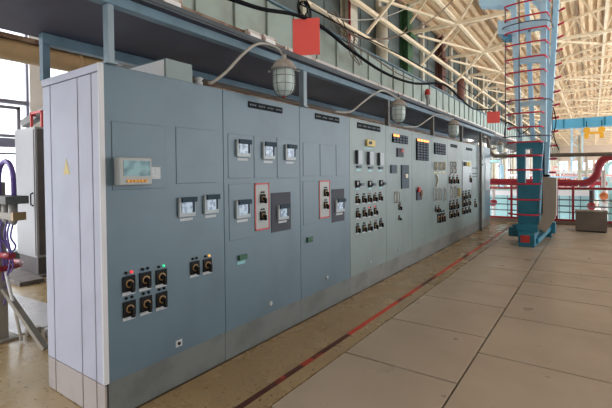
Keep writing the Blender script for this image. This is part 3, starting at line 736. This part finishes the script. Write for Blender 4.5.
t = thing('scrap_pile', 'small heap of broken fittings on the floor under the valve stand', 'scrap pile', (-1.85, .35, 0))
for k in range(9):
    x = rnd.uniform(-.3,.25); y = rnd.uniform(-.1,.25); s_ = rnd.uniform(.03,.07)
    MB().box(x-s_,x+s_,y-s_*.6,y+s_*.6,0.002,s_*.9+.01,bev=.004,rot=Matrix.Rotation(rnd.uniform(0,3),3,'Z')).build('fragment', ['wood','conduit','chute','postg'][k%4], t)

# ------------------------------------------------------------------ crane mast with ladder hoops
t = thing('crane_mast', 'tall blue crane mast with red safety hoops standing on the floor plates', 'crane mast', (1.35, 8.3, 0))
def TX(a): return a[0]-1.35
D = .55
def tb(px): return px
b = MB()   # solid lower box with opening
xl, zl = 1.187, 0.418; xr, zr = 1.558, 0.441; xt, zt = 1.160, 2.180; xu, zu = 1.648, 2.155; xo, zo = 1.319, 1.290; xp, zp = 1.458, 1.291; xq, zq = 1.320, 2.036; xs, zs = 1.458, 2.030
ox = 1.35
b.prism([(xl-ox,zl),(xr-ox,zr),(xr-ox+.03,zo),(xl-ox-.01,zo)], 'y', 0, D)
b.prism([(xl-ox-.01,zo),(xo-ox,zo),(xq-ox,zq),(xt-ox,zq)], 'y', 0, .18); b.prism([(xp-ox,zo),(xr-ox+.03,zo),(xu-ox,zq),(xs-ox,zq)], 'y', 0, .18)
b.prism([(xp-ox+.12,zo),(xr-ox+.03,zo),(xu-ox,zq),(xs-ox+.12,zq)], 'y', .3, D)
b.prism([(xt-ox,zq),(xu-ox,zq),(xu-ox,zt),(xt-ox,zt)], 'y', 0, D)
b.build('lower_column', 'deepblue', t)
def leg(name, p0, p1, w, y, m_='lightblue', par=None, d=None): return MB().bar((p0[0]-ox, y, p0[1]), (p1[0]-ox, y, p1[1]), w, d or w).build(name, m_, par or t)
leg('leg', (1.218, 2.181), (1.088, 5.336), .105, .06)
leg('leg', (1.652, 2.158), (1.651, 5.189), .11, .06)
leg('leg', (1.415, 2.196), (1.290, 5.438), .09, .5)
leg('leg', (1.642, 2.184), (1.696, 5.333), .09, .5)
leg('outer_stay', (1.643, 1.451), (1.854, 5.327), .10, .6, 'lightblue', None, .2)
for (a0, a1), h, d_ in ((((1.151, 2.975), (1.701, 2.967)), .09, .10), (((1.114, 3.898), (1.701, 3.851)), .11, .12), (((1.057, 4.616), (1.735, 4.602)), .15, .30)):
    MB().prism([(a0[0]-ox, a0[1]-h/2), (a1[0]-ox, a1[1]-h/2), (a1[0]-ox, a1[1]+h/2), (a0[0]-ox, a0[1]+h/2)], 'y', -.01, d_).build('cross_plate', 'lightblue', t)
x_, z_ = 0.803, 4.638; x2, z2 = 1.076, 4.623
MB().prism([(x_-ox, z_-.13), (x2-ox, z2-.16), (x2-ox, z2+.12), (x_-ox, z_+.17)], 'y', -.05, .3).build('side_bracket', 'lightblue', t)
x_, z_ = 0.960, 4.435; MB().box(x_-ox-.06, x_-ox+.10, 0, .25, z_-.06, z_+.06).build('bracket_box', 'bluefar', t)
x_, z_ = 0.418, 5.270; x2, z2 = 1.077, 5.128
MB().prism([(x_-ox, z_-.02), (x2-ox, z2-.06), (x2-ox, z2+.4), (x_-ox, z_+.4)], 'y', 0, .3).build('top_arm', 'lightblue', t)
x_, z_ = 1.377, 4.496; x2, z2 = 1.612, 3.999
b = MB(); w_ = x2-x_
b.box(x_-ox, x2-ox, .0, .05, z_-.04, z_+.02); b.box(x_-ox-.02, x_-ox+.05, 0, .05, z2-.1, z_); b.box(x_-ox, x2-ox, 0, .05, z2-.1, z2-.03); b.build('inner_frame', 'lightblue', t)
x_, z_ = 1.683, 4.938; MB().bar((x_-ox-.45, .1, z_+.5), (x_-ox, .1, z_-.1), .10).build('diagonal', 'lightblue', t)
# base
b = MB(); b.box(-.13,.17,-.22,.62,.0,.30,bev=.01); b.box(-.17,.21,-.14,.56,.30,.46,bev=.01); b.build('base_carriage', 'deepblue', t)
MB().box(-.085,.085,-.235,-.215,.09,.24,bev=.004).build('red_plate', 'red', t)
b = MB()
for y in (-.05,.45): b.lathe([(.12,-.05),(.12,.05)], (-.0,y,.12) if False else (0,y,.125), 'x', 16)
b.build('wheel', 'dark', t)
b = MB(); b.box(-.40,-.13,.35,.6,.12,.32,bev=.008); b.box(-.30,-.12,.2,.4,.2,.40,bev=.006); b.build('left_foot', 'deepblue', t)
b = MB(); b.bar((.17,.0,.10),(.30,1.45,.22),.09,.10); b.box(.10,.42,1.4,1.7,.10,.36,bev=.008); b.box(.20,.34,1.45,1.65,.0,.10); b.bar((.19,.5,.33),(.28,1.5,.28),.08); b.build('right_foot', 'deepblue', t)
# grey chute box beside
b = MB(); P_ = [(1.643, 1.437), (1.888, 1.416), (1.880, 0.649), (1.697, 0.292), (1.545, 0.384), (1.652, 0.699)]
b.prism([(x-ox, z) for x, z in P_], 'y', -.06, .26); b.build('grey_chute_box', 'chute', t)
MB().box(P_[0][0]-ox+.02, P_[0][0]-ox+.12, .0, .2, P_[0][1], P_[0][1]+.05).build('black_cap', 'black', t)
MB().bar((.24,.62,.5),(.26,.62,1.45),.06).build('dark_rail', 'dark', t)
# red hoops: one per step, each a bent flat bar round the ladder
HZ = [1.026, 0.819, 1.045, 0.968, 1.083, 1.294, 1.084, 1.587, 1.084, 1.880, 1.084, 2.162, 1.085, 2.465, 1.085, 2.757, 1.047, 3.032, 1.048, 3.314, 1.029, 3.608, 1.029, 3.889, 1.011, 4.184, 0.992, 4.458, 0.973, 4.733, 0.974, 5.025]
zs_ = [HZ[2*i+1] for i in range(len(HZ)//2)]
for i, z in enumerate(zs_[1:] + [zs_[0]-.16]):
    k = min(1, max(0, (z-1.0)/4.0))
    xa = -.33-.07*k; xb = .22+.18*k
    pts = [(xa+.03, .12, z), (xa, -.06, z), (xa+.06, -.16, z), ((xa+xb)/2, -.20, z), (xb-.04, -.18, z), (xb, -.08, z), (xb+.02, .1, z)]
    h = MB().tube(smooth(pts, 4), .017, 8).build('safety_hoop', 'hoop', t)
    if i % 1 == 0 and z > 1.2:
        MB().tube([(xb+.12, .65, z-.06), (xb+.24, .5, z-.06)], .022, 8).build('hoop_stub', 'hoop', h)
for x, y in ((-.42,.1), (-.11,-.22), (.42,.55)):
    MB().bar((x, y, 2.25), (x-.0, y, 5.8), .018).build('cage_strip', 'cagedark', t)
MB().bar((.30,.2,.4),(.28,.2,5.8),.03).build('dark_cable_rail', 'dark', t)
for z in (2.28, 3.02, 4.6):
    pts = [(-.42,.12,z),(-.42,-.12,z),(-.11,-.24,z),(.2,-.2,z),(.42,.0,z),(.44,.5,z)]
    MB().tube(smooth(pts,4), .012, 6).build('cage_ring', 'cagedark', t)
# hanging wires
for (a, lb) in (([(-.45,.1,2.28),(-.38,0,2.6),(-.2,-.1,2.5),(-.1,0,2.35),(.1,0,2.5)], 'w'), ([(.45,.4,2.9),(.5,.4,2.6),(.46,.4,2.3),(.55,.4,2.0)], 'w')):
    MB().tube(smooth(a,5), .010, 6).build('loose_wire', 'cable', t)

# ------------------------------------------------------------------ railing and pipes at the end of the platform
RY = 12.9
t = thing('guard_railing', 'dark red guard railing with grey-blue wires closing the platform end', 'railing', (0, 12.65, 0))
for x in (-.55, .42, .60, 1.46, 1.62, 2.02, 3.2, 4.2, 5.3):
    MB().box(x-.03, x+.03, -.03, .03, 0, 1.12).build('post', 'redpipe', t)
MB().tube([(-1.5,0,1.05),(7.4,0,1.05)], .035, 10).build('top_rail', 'redpipe', t)
for z in (.72,.54,.36): MB().tube([(-1.5,0,z),(7.4,0,z)], .018, 8).build('wire', 'railgrey', t)
MB().box(-1.5,7.4,-.02,.02,.05,.16).build('kick_plate', 'redpipe', t)
x_, z_ = 1.519, 1.005
t = thing('red_riser', 'thick crimson standpipe just right of the crane mast', 'pipe', (x_+.0, 12.4, 0)); MB().tube([(0,0,0),(0,0,1.25)], .06, 12).build('pipe_run', 'redpipe', t)
t = thing('red_main_pipe', 'thick crimson pipe crossing behind the mast and bending upward at the right', 'pipe', (0, 13.1, 0))
for x in (-1.8, 1.25, 3.3, 5.2): MB().box(x-.04,x+.04,-.04,.04,-5,1.12 if x<2 else 1.87).build('support_leg', 'redpipe', t)
MB().tube(smooth([(-2.5,0,1.27),(1.7,0,1.20),(2.15,0,1.18),(2.40,0,1.24),(2.56,0,1.42),(2.62,0,1.68),(2.74,0,1.88),(2.95,0,1.95),(3.6,0,1.96),(5.5,0,1.96)], 5), .105, 14).build('pipe_run', 'redpipe', t)
for x in (-1.2, 1.0): MB().tube([(x,0,1.24),(x+.06,0,1.24)], .16, 14).build('flange', 'redpipe', t)
t = thing('brown_pipe', 'brown-grey pipe dropping from the canopy end and running right behind the mast', 'pipe', (0, 12.3, 0))
MB().tube(smooth([(-.25,0,2.62),(-.20,0,2.55),(-.16,0,2.3),(-.05,0,2.08),(.12,0,2.03),(.6,0,2.03),(4.0,0,1.98),(7,0,1.95)], 5), .055, 10).build('pipe_run', 'brownpipe', t)
MB().bar((-.25,0,2.62),(-.25,-.5,2.66),.08).build('wall_arm', 'brownpipe', t)
MB().box(6.9,7.0,-.05,.05,-.0,1.95).build('support', 'brownpipe', t)
t = thing('grey_cabinet', 'low brown-grey steel box on the floor by the railing at the right', 'steel box', (2.12, 11.2, 0), 0.0)
b = MB().box(0,.66,0,.55,.03,.50,bev=.008); b.build('body', 'boxg', t); MB().box(-.015,.675,-.015,.565,.50,.525,bev=.004).build('lid', 'boxg', t); MB().box(.02,.64,.02,.53,0,.03).build('feet', 'dark', t)

# turquoise machine casings behind the railing
for i, (x0, x1, y0, z1, lb) in enumerate(((-3.2, 1.1, 14.5, .86, 'pale turquoise machine casing seen behind the railing left of the mast'), (1.3, 2.45, 14.3, .90, 'pale turquoise machine casing seen behind the railing right of the mast'), (3.0,5.5,16,1.3,'pale turquoise rounded casing behind the bent red pipe'))):
    t = thing('machine_casing', lb, 'machine casing', (x0, y0, -5), group='turquoise machine casings')
    MB().box(0, x1-x0, 0, 4, 0, 5+z1, bev=.06).build('casing_body', 'turq', t)
    b = MB()
    for k in range(1, 4): b.box((x1-x0)*k/4-.012, (x1-x0)*k/4+.012, -.012, 0, .2, 4.9+z1)
    b.build('seam_strip', 'railgrey', t)
    b = MB(); b.box(-.04, x1-x0+.04, -.05, .02, 4.86+z1, 5+z1+.03); b.build('top_flange', 'whitep', t)

# portal crane far down the hall
t = thing('portal_crane', 'blue portal crane beam far down the hall with a lattice leg', 'crane', (0, 40, -5))
MB().box(-1.4, 17, -.6, .6, 10.2, 10.95, bev=.02).build('girder', 'bluefar', t)
b = MB()
for x in [-1.0+1.4*k for k in range(13)]: b.box(x, x+.12, -.64, -.6, 10.2, 10.95)
b.build('stiffener', 'deepblue', t)
b = MB()
for x in (1.0, 1.75): b.box(x-.07, x+.07, -.07, .07, 0, 10.2)
z = 0
while z < 10: b.bar((1.0,0,z),(1.75,0,z+.75),.07); b.bar((1.75,0,z+.75),(1.0,0,z+1.5),.07); z += 1.5
b.build('lattice_leg', 'lightblue', t)
t = thing('hook_block', 'yellow hook block hanging under the blue portal crane beam', 'hook block', (2.55, 39.2, 4.25))
b = MB(); b.box(-.6,.6,-.2,.2,.30,.48,bev=.03); b.build('crosshead', 'yhook', t)
for s_ in (-1, 1):
    MB().lathe([(.24,-.12),(.24,.12)], (s_*.5, 0, .64), 'y', 16).build('sheave', 'yhook', t)
    MB().box(s_*.5-.15, s_*.5+.15, -.15, .15, -.05, .35, bev=.03).build('cheek_plate', 'yhook', t)
for s_ in (-.5, .5): MB().tube([(s_,0,.9),(s_,0,1.4)], .03, 6).build('rope', 'cable', t)

# pipework just behind the railing at the right
for i, (x, y, top, m_, m2, lb) in enumerate(((2.75, 13.7, 1.55, 'whitep', 'orangep', 'white upright pipe with an orange valve wheel behind the railing at the right'),
        (3.05, 13.75, 1.2, 'chute', 'yhook', 'grey upright pipe with a yellow valve wheel behind the railing at the right'),
        (2.45, 14.0, .95, 'darkp', 'redpipe', 'dark upright pipe with a red wheel behind the low steel box'),
        (2.25, 20.8, 2.2, 'colc', 'bluep', 'tall beige pipe rising behind the mast beside the blue lattice leg'),
        (3.4, 13.9, 1.6, 'redpipe', 'whitep', 'dark red upright pipe with a white wheel at the right edge'),
        (-.3, 13.8, 1.0, 'whitep', 'redpipe', 'white upright pipe with a red wheel between cabinets and mast'))):
    t = thing('valve_pipe', lb, 'valve pipe', (x, y, -5), group='valve pipes behind the railing')
    MB().tube([(0,0,0),(0,0,5+top)], .055, 12).build('riser', m_, t)
    for z in (4.7, 4.7+top*.55): MB().tube([(0,0,z),(0,0,z+.05)], .10, 14).build('flange', m_, t)
    MB().lathe([(.05,0),(.10,.05),(.11,.14),(.06,.2)], (0,0,4.85+top*.55), 'z', 14).build('valve_body', m2, t)
    w_ = MB().torus((0,-.17,4.95+top*.55), .10, .014, 'y', 18, 6); w_.tube([(0,-.17,4.95+top*.55),(0,-.04,4.95+top*.55)], .016, 8)
    for a in (0, PI/3, 2*PI/3): w_.tube([(-.1*math.cos(a),-.17,4.95+top*.55-.1*math.sin(a)),(.1*math.cos(a),-.17,4.95+top*.55+.1*math.sin(a))], .009, 6)
    w_.build('handwheel', m2, t)
# distant plant equipment in the hall
mm = ['whitep','pinkp','bluep','turq','redpipe','whitep','orangep','darkp','colc','turq','whitep','pinkp']
grp = 'distant plant equipment down the hall'
def far_machine(i, x, y, w, h, m_, m2):
    nm, lb = {'w': ('tank', 'distant upright tank with railed top far down the hall'), 'p': ('pump', 'distant pump set with pipes far down the hall')}['w' if i % 2 else 'p']
    t = thing('distant_'+nm, lb, nm, (x, y, -5), group=grp)
    if i % 2:
        MB().lathe([(w*.5,0),(w*.5,h*.85),(w*.4,h*.95),(w*.12,h)], seg=16).build('shell', m_, t)
        b = MB(); b.torus((0,0,h*.97), w*.5, .04, 'z', 16, 5); b.torus((0,0,h*.97+.5), w*.5, .04, 'z', 16, 5)
        for k in range(6): b.bar((w*.5*math.cos(k), w*.5*math.sin(k), h*.85), (w*.5*math.cos(k), w*.5*math.sin(k), h*.97+.5), .05)
        b.build('top_railing', 'redpipe', t)
    else:
        MB().box(-w/2,w/2,-.6,.6,0,h*.5,bev=.05).build('plinth_block', m2, t)
        MB().box(-w*.35,w*.3,-.5,.5,h*.5,h*.85,bev=.12).build('casing', m_, t)
        MB().tube(smooth([(-w*.2,-.2,h*.8),(-w*.2,-.2,h*1.05),(0,-.2,h*1.12),(w*.6,-.2,h*1.12)],4), .12, 8).build('pipe', m2 if m2 != m_ else 'redpipe', t)
        MB().torus((w*.2,-.6,h*.7), .35, .06, 'y', 14, 6).build('handwheel', 'yhook' if i % 4 else 'redpipe', t)
placed = []
for i in range(64):
    y = rnd.uniform(28, 125); x = rnd.uniform(-3.5, 2.4+.06*y) if i % 3 else rnd.uniform(2.3, 2.6+.045*y)
    h = 5+1.2+rnd.uniform(-1.2, .5)*(1 if y < 50 else 1.6)
    while 37 < y < 43 or any((x-a)**2+(y-b_)**2 < 5 for a, b_ in placed): y = rnd.uniform(28, 125); x = rnd.uniform(-3.5, 2.4+.06*y)
    placed.append((x, y))
    far_machine(i, x, y, rnd.uniform(.5,1.2), h, mm[i%12], mm[(i*5+3)%12])
for i in range(22):
    y = rnd.uniform(21, 70); x = rnd.uniform(-3.2, 2.4+.06*y); zt = rnd.uniform(1.0, 3.4)
    while any((x-a)**2+(y-b_)**2 < 3 for a, b_ in placed): y = rnd.uniform(21, 90); x = rnd.uniform(-3.2, 2.4+.06*y)
    placed.append((x, y)); m_ = ['redpipe','whitep','colc','pinkp','lightblue'][i%5]
    t = thing('distant_pipe', 'distant upright pipe with side branch far down the hall', 'pipe', (x, y, -5), group='distant pipes down the hall')
    MB().tube([(0,0,0),(0,0,5+zt)], .09, 8).build('riser', m_, t); MB().tube([(0,0,4.6+zt*.6),(rnd.uniform(-3,3),0,4.6+zt*.6)], .07, 8).build('branch', m_, t)

# ------------------------------------------------------------------ light, world, camera
w = bpy.data.worlds.new('daylight'); S.world = w; w.use_nodes = True
nt = w.node_tree; bg = nt.nodes['Background']
tc = nt.nodes.new('ShaderNodeTexCoord'); sp = nt.nodes.new('ShaderNodeSeparateXYZ'); rp = nt.nodes.new('ShaderNodeValToRGB')
mr = nt.nodes.new('ShaderNodeMapRange'); mr.inputs['From Min'].default_value = -1; mr.inputs['From Max'].default_value = 1
nt.links.new(tc.outputs['Generated'], sp.inputs[0]); nt.links.new(sp.outputs['Z'], mr.inputs['Value']); nt.links.new(mr.outputs['Result'], rp.inputs['Fac'])
e = rp.color_ramp.elements; e[0].position = .0; e[0].color = (.66,.70,.76,1); e[1].position = 1; e[1].color = (.80,.90,1.0,1)
q = e.new(.47); q.color = (.76,.82,.88,1); q = e.new(.53); q.color = (.90,.96,1.0,1)
nt.links.new(rp.outputs['Color'], bg.inputs['Color']); bg.inputs['Strength'].default_value = 2.6
sun = bpy.data.lights.new('window_sun', 'SUN'); sun.energy = 3.0; sun.angle = math.radians(25); sun.color = (1.0,.96,.97)
def daylight(name, loc, rot, sx, sy, power, col):
    a = bpy.data.lights.new(name, 'AREA'); a.shape = 'RECTANGLE'; a.size = sx; a.size_y = sy; a.energy = power; a.color = col
    o = bpy.data.objects.new(name, a); COL.objects.link(o); o.location = loc; o.rotation_euler = rot
daylight('right_roof_fill', (18.8, 74, 2.7), (0, PI/2, 0), 9.4, 126, 10500, (.95,.98,1))  # added area light behind the unseen right wall, brightens roof and far hall
daylight('left_window_daylight', (-6.5, 74, 2.4), (0, -PI/2, 0), 4.4, 126, 4000, (.95,.98,1))
so = bpy.data.objects.new('window_sun', sun); COL.objects.link(so)
d = Vector((.80,.62,-.42)).normalized(); so.rotation_euler = d.to_track_quat('-Z','Y').to_euler()

cam = bpy.data.cameras.new('camera'); co = bpy.data.objects.new('camera', cam); COL.objects.link(co); S.camera = co
F_, YAW, PITCH, ROLL = 407.4567, .6138, -.0176, -.01
cam.sensor_width = 36; cam.lens = F_/612*36; cam.shift_y = (181.04-204)/612; cam.clip_end = 400; cam.clip_start = .05
f = Vector((-math.sin(YAW)*math.cos(PITCH), math.cos(YAW)*math.cos(PITCH), math.sin(PITCH)))
r = Vector((math.cos(YAW), math.sin(YAW), 0)); u = r.cross(f)
r2 = r*math.cos(ROLL)+u*math.sin(ROLL); u2 = -r*math.sin(ROLL)+u*math.cos(ROLL)
m4 = Matrix((r2, u2, -f)).transposed().to_4x4(); m4.translation = Vector((2.4887,-1.3544,1.5488)); co.matrix_world = m4

S.view_settings.view_transform = 'Standard'; S.view_settings.look = 'None'; S.view_settings.gamma = 1
S.view_settings.use_curve_mapping = False; S.view_settings.exposure = 0.3
